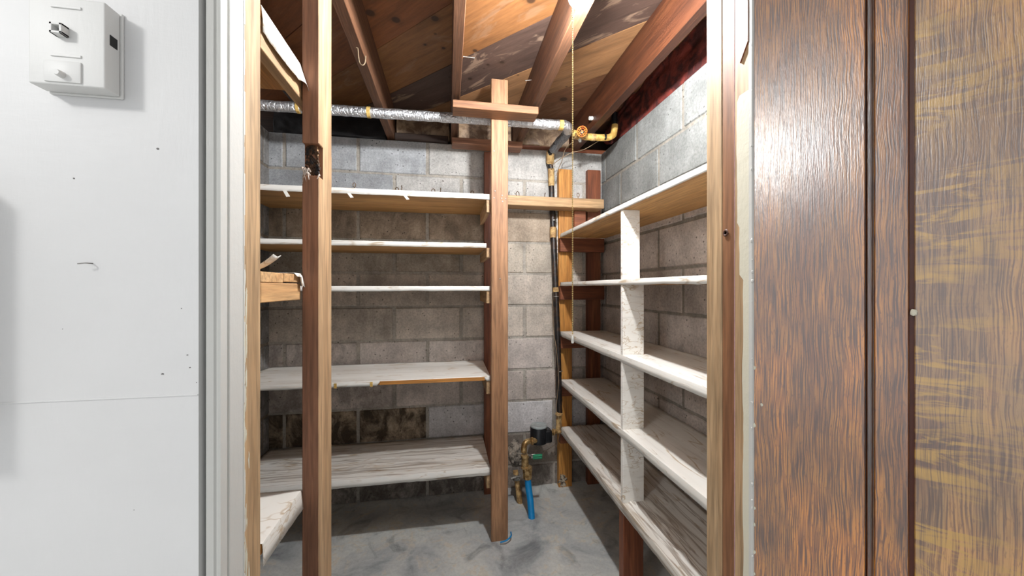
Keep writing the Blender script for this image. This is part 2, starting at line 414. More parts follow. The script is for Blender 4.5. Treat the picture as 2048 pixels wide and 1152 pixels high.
# ------------------------------------------------------------ block walls
def block_wall(name, zs, joints_by_row, a0, a1, frame, thick, tint):
    """frame(a, z, d): a along the wall, d out of the wall face. One mesh: mortar bed plus bevelled blocks."""
    bm = BM(); cl = bm.loops.layers.float_color.new('tint')
    def col(fs, c):
        for f in fs:
            for lp in f.loops: lp[cl] = c
    # mortar body
    zt, zb = zs[0], zs[-1]
    V = [bm.verts.new(frame(a, z, d)) for a in (a0, a1) for z in (zb, zt) for d in (-.004, -thick)]
    fs = [bm.faces.new([V[i] for i in q]) for q in ((0, 2, 3, 1), (4, 5, 7, 6), (0, 1, 5, 4), (2, 6, 7, 3), (0, 4, 6, 2), (1, 3, 7, 5))]
    col(fs, tint(None, 0, 0))
    rnd = random.Random(5)
    for r in range(len(zs)-1):
        z1, z0 = zs[r], zs[r+1]
        js = [a0-.01]+sorted(j for j in joints_by_row(r) if a0 < j < a1)+[a1+.01]
        for k in range(len(js)-1):
            g = .009
            b0, b1, c0, c1 = js[k]+g, js[k+1]-g, z0+g*.75+rnd.uniform(-.002, .002), z1-(g*.75 if r else .0)
            b0 = max(b0, a0); b1 = min(b1, a1); nb = max(3, int((b1-b0)/.025)); nc = 6
            if b1-b0 < .02: continue
            dz = rnd.uniform(-.001, .0015)
            grid = []
            for i in range(nb+1):
                row = []
                for j in range(nc+1):
                    a = b0+(b1-b0)*i/nb; z = c0+(c1-c0)*j/nc; e = i in (0, nb) or j in (0, nc)
                    ja = mnoise.noise(Vector((a*45, z*45, r+.3)))*.0022 if e else 0
                    jz = mnoise.noise(Vector((a*45, z*45, r+9.3)))*.0022 if e and r else 0
                    row.append(bm.verts.new(frame(a+ja, z+jz, (-.0035 if e else .0012+dz)+.0006*mnoise.noise(Vector((a*30, z*30, 2))))))
                grid.append(row)
            # pull the second ring close to the edge so the arris stays crisp
            for i in range(nb+1):
                for j in range(nc+1):
                    if i in (0, nb) or j in (0, nc): continue
                    a = b0+(b1-b0)*i/nb; z = c0+(c1-c0)*j/nc
                    if i == 1: a = b0+.004
                    if i == nb-1: a = b1-.004
                    if j == 1: z = c0+.004
                    if j == nc-1: z = c1-.004
                    grid[i][j].co = frame(a, z, .0012+dz)
            fs = [bm.faces.new((grid[i][j], grid[i+1][j], grid[i+1][j+1], grid[i][j+1])) for i in range(nb) for j in range(nc)]
            col(fs, tint(r, (b0+b1)/2, rnd.random()))
    bmesh.ops.recalc_face_normals(bm, faces=bm.faces[:])
    return struct(name, bm, M_block)

ZJ = [.886, .684, .486, .288, .09, -.113, -.315, -.520, -.718, -.922, -1.125, FL-.02]
def mk(r, g, b, stain): return (*c8(r, g, b), stain)     # stored linear
def tint_back(r, a, q):
    if r is None: return mk(174, 168, 158, .10)
    j = int(q*16)-8
    if r in (0, 1): return mk(190+j, 188+j, 184+j, .03) if a > -.15 else mk(172+j, 175+j, 178+j, .05)
    if r == 2: return mk(176+j, 160+j, 142+j, .45 if a < .1 else .15)  # shelf shade put into this row's darker taupe, together with dirt
    if r == 3: return mk(186+j, 176+j, 162+j, .30 if a < 0 else .06)
    if r in (4, 5): return mk(202+j, 192+j, 180+j, .26 if a < -.2 else .04)
    if r == 6: return mk(206+j, 197+j, 190+j, .45 if a < -.5 else .05)
    if r == 7: return mk(200+j, 190+j, 182+j, .45 if a < -.3 else .08)
    if r == 8: return mk(166+j, 148+j, 126+j, .95) if a < -.1 else mk(206+j, 204+j, 204+j, .04)
    if r == 9: return mk(160+j, 150+j, 140+j, .75 if a < .1 else .22)
    return mk(166+j, 158+j, 150+j, .7 if a < .1 else .5)
def rows_back(r):
    o = -.523 if r % 2 == 0 else -.318
    return [o+.399*k for k in range(-3, 6)]
block_wall('wall_back', ZJ, rows_back, XL-.2, XR+.2, lambda a, z, d: Vector((a, YB-d, z)), .2, tint_back)
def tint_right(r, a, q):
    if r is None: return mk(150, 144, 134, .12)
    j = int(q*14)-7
    if r <= 1: return mk(138+j, 140+j, 138+j, .12)  # top rows toned darker to offset the strong light of the close bulb
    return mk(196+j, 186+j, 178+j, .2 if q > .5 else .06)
def rows_right(r):
    o = 1.43 if r % 2 == 0 else 1.615
    return [o+.392*k for k in range(-4, 3)]
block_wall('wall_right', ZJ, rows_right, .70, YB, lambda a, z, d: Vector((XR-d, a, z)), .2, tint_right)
def tint_left(r, a, q):
    j = int(q*14)-7
    return mk(140, 130, 118, .3) if r is None else mk(150+j, 148+j, 146+j, .5 if r > 1 else .1)
block_wall('wall_left', ZJ, rows_right, .70, YB, lambda a, z, d: Vector((XL+d, a, z)), .2, tint_left)

# floor, subfloor boards, outer room shell
bm = BM()
nx, ny = 90, 90
g = [[None]*(ny+1) for _ in range(nx+1)]
for i in range(nx+1):
    for j in range(ny+1):
        x, y = -1.2+2.4*i/nx, .55+1.95*j/ny
        h = .004*mnoise.noise(Vector((x*3, y*3, 0)))+.002*mnoise.noise(Vector((x*14, y*14, 4)))-.004
        d = math.hypot(x-.40, y-1.93); h += .018*math.exp(-(d/.16)**2)*(1+.5*mnoise.noise(Vector((x*18, y*18, 2))))   # trowelled mound round the blue pipe
        d = min(YB-y, 9); h += .012*math.exp(-(d/.05)**2)
        g[i][j] = bm.verts.new((x, y, FL+min(h, .03)))
for i in range(nx):
    for j in range(ny): bm.faces.new((g[i][j], g[i+1][j], g[i+1][j+1], g[i][j+1]))
box(bm, -3.0, 2.8, -2.6, 2.5, FL-.12, FL-.02)
box(bm, -3.0, 2.8, -2.6, .545, FL-.02, FL)
struct('floor', bm, M_floor, smooth=True)

bm = BM(); cl = bm.loops.layers.float_color.new('tint'); uv = bm.loops.layers.uv.new('UVMap')
cs = [1.425, 1.815, 2.165]; cs = [1.425-.385*k for k in range(4, 0, -1)]+cs+[2.165+.37*k for k in range(1, 6)]
tints = {3: (c8(170,112,66), .0), 4: (c8(160,102,58), .1), 5: (c8(96,74,64), .9), 6: (c8(172,128,88), .15), 2: (c8(150,92,54), .1), 7: (c8(150,98,62), .1), 8: (c8(120,84,56), .2)}
tints = {0: (c8(140,86,50), 0), 1: (c8(120,76,48), .1), 2: (c8(146,88,50), .1), 3: (c8(152,92,50), .15), 4: (c8(156,106,62), .35),
         5: (c8(98,76,66), 1.0), 6: (c8(178,132,90), .15), 7: (c8(140,96,66), .3), 8: (c8(120,80,56), .2), 9: (c8(120,80,56), .2)}
for k in range(len(cs)-1):
    c0, c1 = cs[k]/math.sqrt(2)+.0015, cs[k+1]/math.sqrt(2)-.0015
    hh = [CEIL+random.uniform(0, .003)]*1+[CEIL+.024]
    ends = []
    for s in (-3.2, 2.0):
        for q in (c0, c1):
            for z in hh: ends.append(bm.verts.new(((s+q)/math.sqrt(2), (q-s)/math.sqrt(2), z)))
    a = ends
    fs = [bm.faces.new([a[i] for i in q]) for q in ((0, 2, 6, 4), (1, 5, 7, 3), (0, 4, 5, 1), (2, 3, 7, 6), (0, 1, 3, 2), (4, 6, 7, 5))]
    c, al = tints.get(k, (c8(140,92,60), .1)); c = tuple(q_*.8 for q_ in c)
    for f in fs:
        for lp in f.loops:
            lp[cl] = (*c, al); lp[uv].uv = ceil_uv(lp.vert.co.x, lp.vert.co.y)
bmesh.ops.recalc_face_normals(bm, faces=bm.faces[:])
# trim the boards to the storage room
for co_, no in (((XR+.16, 0, 0), (1, 0, 0)), ((XL-.2, 0, 0), (-1, 0, 0)), ((0, YB+.2, 0), (0, 1, 0)), ((0, .62, 0), (0, -1, 0))):
    bmesh.ops.bisect_plane(bm, geom=bm.verts[:]+bm.edges[:]+bm.faces[:], plane_co=co_, plane_no=no, clear_outer=True)
me_c = struct('ceiling', bm, M_ceil)

# front wall either side of the opening (Y .59 to .70), painted outside
YF = .60; XJL, XJR = -.32, .546
bm = BM(); box(bm, -2.9, XJL-.036, YF, .70, FL, CEIL+.05); wf = struct('wall_front', bm, M_white)
# one faint horizontal board seam in the paint and a few fills
bm = BM(); box(bm, -2.9, XJL-.0365, YF-.0012, YF+.001, -.1555, -.1535, .0004); obj('paint_seam', bm, M_white, wf)
bm = BM()
for px, py, r in ((316, 298, 4), (325, 748, 4), (380, 735, 3), (148, 357, 3), (125, 658, 1.5), (363, 617, 2), (375, 710, 3), (393, 765, 2), (268, 1020, 1.5)):
    p = onY(px, py, YF); ball(bm, p, r*.0005, 1, (1, .5, .7), .6)
obj('paint_blemish', bm, plain('blemish', c8(120,118,116), .6), wf)
bm = BM(); box(bm, XJR+.036, 2.7, YF, .70, FL, CEIL+.05); struct('wall_front_right', bm, M_white)
bm = BM(); box(bm, XJL-.036, XJR+.036, YF, .70, .82, CEIL+.05); struct('wall_front_header', bm, M_white)
bm = BM(); box(bm, -2.95, 2.75, -2.55, YF, 1.15, 1.2); struct('ceiling_outer', bm, M_white)

# left jamb: painted casing, painted jamb strip, raw wood strip
t1 = thing('trim_1', 'white painted door casing left of the opening', 'trim', (XJL-.018, YF, FL)); del t1['category'], t1['label']; t1['kind'] = 'structure'
bm = BM(); prism(bm, [(-.343, YF+.01), (-.343, YF-.006), (-.339, YF-.012), (-.330, YF-.012), (-.3275, YF-.010), (-.3245, YF-.012), (XJL-.001, YF-.012), (XJL-.001, YF+.004), (-.3235, YF+.007), (-.3235, YF+.01)], FL, .86, 'Z')
obj('casing', bm, M_trimw, t1)
bm = BM(); box(bm, XJL-.03, XJL, YF+.008, .6455, FL, .86, .001); obj('jamb', bm, M_trimw, t1)
bm = BM()
zz = FL
while zz < .85:                                # broken paint edge
    h = random.uniform(.006, .03); e = random.uniform(.0, .0035)
    box(bm, XJL-.004, XJL+.0006, .644, .6462+e, zz, min(zz+h, .86)); zz += h
obj('paint_edge', bm, M_trimw, t1)
bm = BM(); box(bm, XJL-.036, XJL-.0005, .6458, .70, FL, .86, .001)
struct('trim_2', bm, wood('jamb', 'Z'))
# flaking paint patches low on the raw strip
bm = BM()
for k in range(150):
    z = random.uniform(-1.0, .02); y = .6465+abs(random.gauss(0, .006)); r = random.uniform(.0015, .004)
    ball(bm, (XJL-.0003, y, z), r, 2, (.08, .55, random.uniform(2, 7)), 1.3)
obj('paint_flake', bm, M_cream, t1)

# right jamb: three strips of timber, cream plaster edge, white edge
t3 = thing('trim_3', 'x', 'x', (XJR+.018, .64, FL)); del t3['category'], t3['label']; t3['kind'] = 'structure'
bm = BM(); box(bm, XJR, XJR+.036, .656, .70, FL, .86, .0012); obj('stud_strip', bm, wood('jamb', 'Z'), t3)
bm = BM(); box(bm, XJR+.0012, XJR+.036, .6235, .6555, FL, .86, .001); obj('stud_strip', bm, wood('brown', 'Z'), t3)
bm = BM(); tube(bm, [(XJR+.001, .6225, FL), (XJR+.001, .6225, .86)], .0014, 8, 1); obj('edge_highlight', bm, plain('mauve_highlight', c8(176,140,140), .35), t3, smooth=True)  # rounded edge, its thin highlight put into the mauve colour
bm = BM(); box(bm, XJR, XJR+.036, .583, .6215, FL, .86, .0008); obj('stud_strip', bm, wood('jamb', 'Z'), t3)
bm = BM()
def wob(z):
    base = .609 if z > .02 else .6005
    b = .6150 if .12 < z < .36 else base
    return b+.0035*mnoise.noise(Vector((z*9, 3, 1)))+.0015*mnoise.noise(Vector((z*40, 1, 1)))
zs = [FL+.005+k*.01 for k in range(164)]; zs = [z for z in zs if z < .42]
vs = []
for z in zs: vs.append((bm.verts.new((XJR-.0012, .5835, z)), bm.verts.new((XJR-.0012, wob(z), z)), bm.verts.new((XJR+.001, wob(z)+.0004, z))))
for a, b in zip(vs, vs[1:]):
    bm.faces.new((a[0], a[1], b[1], b[0])); bm.faces.new((a[1], a[2], b[2], b[1]))
obj('plaster_skim', bm, M_cream, t3)
bm = BM(); box(bm, XJR-.0015, XJR+.01, .5795, .5875, FL, .86, .0008)
for k in range(22): ball(bm, (XJR-.001, .5795, random.uniform(-.6, .45)), random.uniform(.001, .003), 1, (1, .7, 1.6), .8)
obj('paint_edge', bm, M_trimw, t3)
bm = BM(); prism(bm, [(.5875, .86), (.5875, .455), (.606, .425), (.616, .47), (.616, .86)], XJR-.003, XJR+.001, 'X'); obj('stained_offcut', bm, wood('red', 'Z'), t3)
bm = BM(); p = Vector((XJR-.0005, .645, .110))
lathe(bm, p, [(.003, 0), (.005, -.0012), (.0065, -.0006), (.0072, 0)], 18, 'X'); obj('knot', bm, plain('knot_brown', c8(80,48,34), .6), t3)

# ------------------------------------------------------------ oak door, swung out to the right
HINGE = (.5485, .5795)
dr = D.objects.new('door_1', None); COL.objects.link(dr); dr.location = (HINGE[0], HINGE[1], H+FL+.01); dr.rotation_euler = (0, 0, math.atan2(-.811, .585)); dr['kind'] = 'structure'
_loc[dr.name] = Vector((0, 0, 0))
M_oak = oak_mat('stained_oak_stile', False, c8(92,52,28), c8(146,92,42), c8(200,136,52))
M_oakp = oak_mat('figured_oak_panel', True, c8(110,76,52), c8(154,114,72), c8(182,142,90))
M_oakd = oak_mat('dark_oak_moulding', False, c8(40,20,12), c8(66,34,18), c8(92,50,26))
Hd = 2.0
def dbox(x0, x1, y0, y1, z0, z1, bev=.001):
    b = BM(); box(b, x0, x1, y0, y1, z0, z1, bev); return b
obj('stile', dbox(0.0, .1455, 0, .035, 0, Hd), M_oak, dr)
obj('stile', dbox(.60, .74, 0, .035, 0, Hd), M_oak, dr)
obj('rail', dbox(.1457, .5998, 0, .035, 1.86, Hd), M_oak, dr)
obj('rail', dbox(.1457, .5998, 0, .035, 0, .2), M_oak, dr)
bm = BM(); prism(bm, [(.1458, .03), (.1458, .006), (.1468, .002), (.1485, -.0005), (.1512, -.0012), (.1535, .0008), (.1545, .004), (.1548, .03)], .2, 1.86, 'Z'); obj('bead_moulding', bm, M_oakd, dr, smooth=True)
bm = BM(); prism(bm, [(.155, .03), (.155, .0035), (.157, .001), (.186, .0018), (.1905, .003), (.1923, .009), (.1923, .03)], .2, 1.86, 'Z'); obj('flat_moulding', bm, M_oak, dr)
obj('groove', dbox(.1923, .1975, .0125, .03, .2, 1.86, 0), plain('red_brown_groove', c8(84,34,14), .35), dr)
obj('panel', dbox(.1975, .5998, .0075, .028, .2, 1.86), M_oakp, dr)
for d_, z, r in ((.148+.0485, 1.224, .0042), (.012, 1.05, .0024)):
    b = BM(); ball(b, (d_, .004 if d_ > .1 else 0, z), r, 2, (.9, .5, 1.2), .5); obj('paint_drip', b, M_cream, dr, smooth=True)
for z in (.86, .83, 1.01, 1.115, .74, .7, .78):
    b = BM(); ball(b, (.0008, -.0002, z), random.uniform(.0018, .0032), 2, (.8, .5, 1.4), .8); obj('paint_drip', b, M_cream, dr, smooth=True)

# ------------------------------------------------------------ joists
def joist(x0, x1, label, y0=.705, y1=YB+.10, mat='joist'):
    bm = BM(); box(bm, x0, x1, y0, y1, JB, CEIL-.001, .002)
    return tag(obj('joist', bm, wood(mat, 'Y')), label, 'joist')
joist(.017, .056, 'ceiling joist straight above the tall centre post, seen almost edge-on')
joist(.408, .452, 'ceiling joist beside the bare bulb, its lower end over the pipe elbow')
joist(.794, .838, 'reddish ceiling joist nearest the right block wall', mat='jred')
joist(-.360, -.318, 'ceiling joist carrying a bent wire hook, right of the foreground stud')
joist(-.745, -.703, 'dark ceiling joist between the door jamb and the foreground stud', mat='dark')

# rim boards and insulation on top of the walls
bm = BM(); box(bm, XL-.2, XR+.15, YB+.10, YB+.14, WTOP, CEIL-.001, .002); tag(obj('rim_board', bm, wood('dark', 'X')), 'dark rim board above the back block wall behind the joist ends', 'board')
bm = BM(); box(bm, XR+.12, XR+.155, .71, YB+.095, WTOP, CEIL-.001, .002); tag(obj('rim_board', bm, wood('dark', 'Y')), 'dark rim board above the right block wall behind red insulation', 'board')
def batt(x0, x1, y0, y1, z0, z1, mat, label, amp=.014, seed=0, n=18, fr=1.0):
    """soft lumpy insulation batt: rounded block, crumpled"""
    bm = BM(); bmesh.ops.create_cube(bm, size=1)
    bmesh.ops.subdivide_edges(bm, edges=bm.edges[:], cuts=n, use_grid_fill=True)
    for v in bm.verts:
        p = v.co.copy(); q = p*2
        r = Vector((q.x*math.sqrt(max(0, 1-(q.y**2)/9)), q.y*math.sqrt(max(0, 1-(q.z**2)/3)), q.z*math.sqrt(max(0, 1-(q.y**2)/3))))
        c = Vector(((x0+x1)/2+r.x*(x1-x0)/2, (y0+y1)/2+r.y*(y1-y0)/2, (z0+z1)/2+r.z*(z1-z0)/2))
        k = c*9*fr+Vector((seed, 0, 0))
        c += Vector((0 if x1-x0 > .2 else 1, 1, .7))*amp*(mnoise.noise(k)+.5*mnoise.noise(k*2.7))
        c.z = min(max(c.z, WTOP+.001), CEIL-.002); c.x = min(max(c.x, x0), x1); c.y = min(max(c.y, y0), y1)
        v.co = c
    return tag(obj('insulation_batt', bm, mat, smooth=True), label, 'insulation')
batt(-.316, .015, YB+.02, YB+.098, WTOP+.03, CEIL, M_kraft, 'crumpled brown insulation over the back wall left of the centre joist', seed=3)
batt(.058, .406, YB+.02, YB+.098, WTOP+.01, CEIL, M_kraft, 'crumpled kraft-faced insulation over the back wall behind the tall post top', seed=13)
batt(.454, .792, YB+.02, YB+.098, WTOP+.03, CEIL, M_kraft, 'pale crumpled insulation over the back wall behind the pipe elbow', seed=23)
batt(-.701, -.362, YB+.02, YB+.098, WTOP, CEIL, M_darkins, 'black-faced insulation over the back wall right of the foreground stud', seed=33)
batt(-.995, -.747, YB+.02, YB+.098, WTOP, CEIL, M_darkins, 'black-faced insulation over the back wall near the left corner', seed=43)
batt(XR+.01, XR+.115, .75, YB+.0, WTOP, CEIL, M_red, 'dark red fibrous insulation lying along the top of the right block wall', amp=.03, seed=5, n=30)
bm = BM(); box(bm, .46, XR+.05, YB+.004, YB+.05, WTOP, WTOP+.028, .003); tag(obj('sill_plate', bm, wood('red', 'X')), 'red-brown sill plate on the back wall behind the yellow pipe', 'board')
bm = BM(); box(bm, -.316, .0, YB+.004, YB+.03, WTOP, WTOP+.05, .003); tag(obj('sill_plate', bm, wood('dark', 'X')), 'dark sill plate on the back wall left of the centre joist', 'board')

# cross braces nailed under the joists, either side of the tall post
bm = BM(); box(bm, .022, .432, 1.722, 1.8135, .843, .8785, .002); tag(obj('cross_brace', bm, wood('brown', 'X')), 'short horizontal brace across the front of the tall post', 'brace')
bm = BM(); box(bm, .022, .440, 2.145, 2.236, .840, .876, .002); tag(obj('cross_brace', bm, wood('stud', 'X')), 'short horizontal brace behind the tall post, close to the back wall', 'brace')

# ------------------------------------------------------------ liners
def liner(along, a0, a1, f, b, z, flap, mat, parent, wr=.0, seed=0, gaps=(), na=None, sag=.0015):
    """paper over a board: along 'X' or 'Y' runs a0..a1; front edge at f, back edge at b; hangs over the front by flap"""
    bm = BM(); na = na or max(8, int(abs(a1-a0)/.03)); s = 1 if b > f else -1
    prof = [('f', 1.0), ('f', .5), ('f', .08), ('t', .0), ('t', .02)]+[('t', q/14) for q in range(1, 15)]
    rows = []
    for i in range(na+1):
        a = a0+(a1-a0)*i/na; row = []
        gap = any(g0 < a < g1 for g0, g1 in gaps)
        for kind, q in prof:
            if kind == 'f':
                fl = (.003 if gap else flap*(1+.10*mnoise.noise(Vector((a*6, seed, 1)))+.06*mnoise.noise(Vector((a*30, seed, 1)))))
                d = f-s*.0012-s*sag*q*.4*(1+mnoise.noise(Vector((a*12, seed, 5)))); zz = z-q*fl
            else:
                d = f-s*.0006+(b-f)*q
                h = 0
                if wr:
                    k = abs(mnoise.noise(Vector((a*2.2, d*34+.6*mnoise.noise(Vector((a*4, d*4, seed))), seed))))
                    h = wr*max(0, 1-k*7)*(.4+mnoise.noise(Vector((a*3, d*6, seed+4)))+.3)
                zz = z+.0008+max(h, 0)*(1 if .06 < q else q/.06)
            row.append(bm.verts.new((a, d, zz) if along == 'X' else (d, a, zz)))
        rows.append(row)
    for i in range(na):
        for j in range(len(prof)-1): bm.faces.new((rows[i][j], rows[i+1][j], rows[i+1][j+1], rows[i][j+1]))
    bmesh.ops.recalc_face_normals(bm, faces=bm.faces[:])
    # make sure the top looks up
    if sum(f_.normal.z for f_ in bm.faces) < 0: bmesh.ops.reverse_faces(bm, faces=bm.faces[:])
    return obj('shelf_liner', bm, mat, parent, smooth=True, solid=.0006)

# ------------------------------------------------------------ back shelving unit
U = thing('shelving_unit', 'five-level papered plank shelving along the back block wall, left of the pipes', 'shelving', (-.4, 2.05, FL))
SF = 1.852                     # shelf front
def plank(x0, x1, y0, y1, zt, th, mat, parent, name='shelf'):
    b = BM(); box(b, x0, x1, y0, y1, zt-th, zt, .0012); return obj(name, b, mat, parent)
for zt, xr, th, kind in ((.476, .212, .022, 'two'), (.226, .192, .020, 'one'), (.008, .211, .018, 'one'), (-.449, .2115, .019, 'two'), (-.917, .2115, .022, 'two')):
    b = BM(); split = SF+.225 if kind == 'two' else SF+.28
    box(b, XL+.005, xr, SF, split-.001, zt-th, zt-.0002, .0012); box(b, XL+.005, xr, split+.001, YB-.006, zt-th, zt-.0002, .0012)
    if xr > .208: pass
    sh = obj('shelf', b, wood('shelf', 'X'), U)
    gaps = [(-.33, .185)] if abs(zt+.449) < .01 else []
    liner('X', XL+.005, xr, SF, YB-.006, zt, .026 if zt > .3 else (.023 if zt > -.6 else .034), M_linXc if zt < -.8 else M_linX, sh, wr=.0 if zt > -.2 else (.003 if zt > -.6 else .007), seed=zt*50, gaps=gaps, na=70)
    if gaps:
        b = BM(); box(b, -.325, .183, SF-.0035, SF-.0004, zt-.020, zt-.002, .0006); obj('bare_edge', b, wood('orange', 'X'), sh, label='strip of bare orange wood edge')
        for px in (671, 743):
            p = onY(px, 770, SF); b = BM(); box(b, p.x-.006, p.x+.006, SF-.0045, SF-.0030, zt-.026, zt-.003); obj('tape', b, M_tape, sh, label='yellowed tape tab')
    if zt > .4:
        for px, ln in ((572, .030), (700, .022), (812, .02)):
            p = onY(px, 385, SF); b = BM()
            prism(b, [(p.x-.013, zt-.024), (p.x+.003, zt-.024), (p.x+.013+ln*.2, zt-.024-ln*.9), (p.x+.003, zt-.024-ln)], SF-.004, SF-.0028, 'Y')
            obj('paper_tab', b, M_linX, sh, label='loose white paper tab')
for zt, zb_ in ((.453, .385), (.204, .155), (-.011, -.078), (-.469, -.540), (-.940, -1.02)):
    b = BM(); box(b, .193, .212, SF+.002, 2.238, zb_, zt, .0012); obj('cleat', b, wood('tan', 'Y'), U)
# tall front post and rear post
b = BM(); box(b, .2135, .2975, 1.815, 1.851, FL, 1.047, .0022); fp = obj('post', b, wood('fir', 'Z'), U)
for px, py in ((990, 382), (988, 396), (1004, 391), (1003, 397), (1005, 403), (1011, 398), (1000, 558), (988, 302)):
    b = BM(); p = onY(px, py, 1.815); lathe(b, (p.x, 1.815, p.z), [(.0036, .001), (.0036, -.0012), (.002, -.002)], 12, 'Y'); obj('nail_head', b, M_nail, fp, smooth=True)
b = BM(); box(b, .219, .305, 2.2385, 2.276, FL, .838, .002); obj('post', b, wood('red', 'Z'), U)
b = BM(); box(b, -.99, -.90, 1.815, 1.851, FL, CEIL-.002, .002); obj('post', b, wood('fir', 'Z'), U)

# hook rail running the width of the back wall
R = thing('hook_rail', 'flat board across the back wall holding small bent hooks, above the top shelf', 'rail', (0, 2.18, .488))
b = BM(); box(b, XL+.005, .948, 2.122, 2.236, .490, .547, .0025); obj('board', b, wood('tan', 'X'), R)
for px, h, kind in ((708, .030, 'eye'), (794, .02, 'cup'), (803, .034, 'pin'), (867, .022, 'cup'), (881, .030, 'pin'), (945, .02, 'cup'), (960, .036, 'hook'), (1018, .026, 'pin'), (1036, .028, 'cup'), (1090, .028, 'pin'), (1157, .032, 'eye')):
    p = onY(px, 385, 2.128); x = p.x; z = .545; b = BM(); y = 2.135
    if kind == 'pin': tube(b, [(x, y, z), (x, y, z+h*.5), (x+.001, y-.006, z+h*.9), (x, y-.012, z+h*.7)], .0022, 8, 5)
    elif kind == 'eye': tube(b, [(x, y, z), (x, y, z+h*.4)], .0022, 8, 1); tube(b, [(x+.0075*math.sin(t), y, z+h*.4+.011-.012*math.cos(t)) for t in [q*2*math.pi/10 for q in range(11)]], .002, 8, 3)
    elif kind == 'cup': tube(b, [(x+.008, y, z), (x+.007, y, z+h*.7), (x-.001, y, z+h), (x-.009, y, z+h*.75), (x-.010, y, z+h*.3), (x-.006, y-.004, z+.003)], .0021, 8, 5)
    else: tube(b, [(x, y, z), (x+.001, y, z+h*.7), (x-.004, y, z+h), (x-.007, y, z+h*.75)], .0022, 8, 5)
    obj('hook', b, M_hook if kind != 'hook' else M_steel, R, smooth=True)

# ------------------------------------------------------------ right shelving unit
V = thing('shelving_unit', 'five-level marbled-paper shelving along the right block wall with a central upright', 'shelving', (.84, 1.5, FL))
RY0, RY1 = .74, 2.197
levels = (.336, .034, -.272, -.572, -.868)
for i, zt in enumerate(levels):
    th = .02 if i < 2 else .019
    b = BM(); box(b, .6915, .985, RY0, RY1, zt-th, zt-.0002, .0012); sh = obj('shelf', b, wood('shelf', 'Y'), V)
    liner('Y', RY0, RY1, .6915, .985, zt, (.021, .022, .028, .030, .034)[i], M_linYc if i == 4 else M_linY, sh, wr=(0, 0, .001, .002, .010)[i], seed=i*7+1, na=80)
    b = BM(); box(b, .692, .985, 2.2, 2.237, zt-th-.088, zt-th-.001, .0015); obj('cleat', b, wood('red', 'X'), V)
for k, (z1, z0, x1) in enumerate(((.3155, .0355, .766), (.0135, -.2705, .784), (-.2925, -.5705, .784), (-.5925, -.866, .784))):
    b = BM(); box(b, .692, x1, 1.370, 1.3885, z0, z1, .0012); obj('upright', b, M_linV, V)
b = BM(); box(b, .6945, .782, 1.370, 1.408, FL, -.888, .0015); obj('leg', b, wood('red', 'Z'), V)
b = BM(); box(b, .694, .782, 2.2385, 2.276, FL, .758, .0015); obj('post', b, wood('orange', 'Z'), V)
b = BM(); box(b, .888, .976, 2.2385, 2.276, FL, .764, .0015); obj('post', b, wood('red', 'Z'), V)
b = BM(); box(b, .694, .782, .742, .778, FL, -.888, .0015); obj('leg', b, wood('red', 'Z'), V)
b = BM(); box(b, .785, .86, 2.2, 2.237, .37, .488, .0015); obj('block', b, wood('red', 'X'), V)
b = BM(); ball(b, (.716, 2.2375, FL+.045), .024, 3, (.8, .05, 1.3), 1.4); obj('mould_patch', b, mottled('white_mould', c8(60,46,36), c8(190,178,158), .9, 0, 60), V)

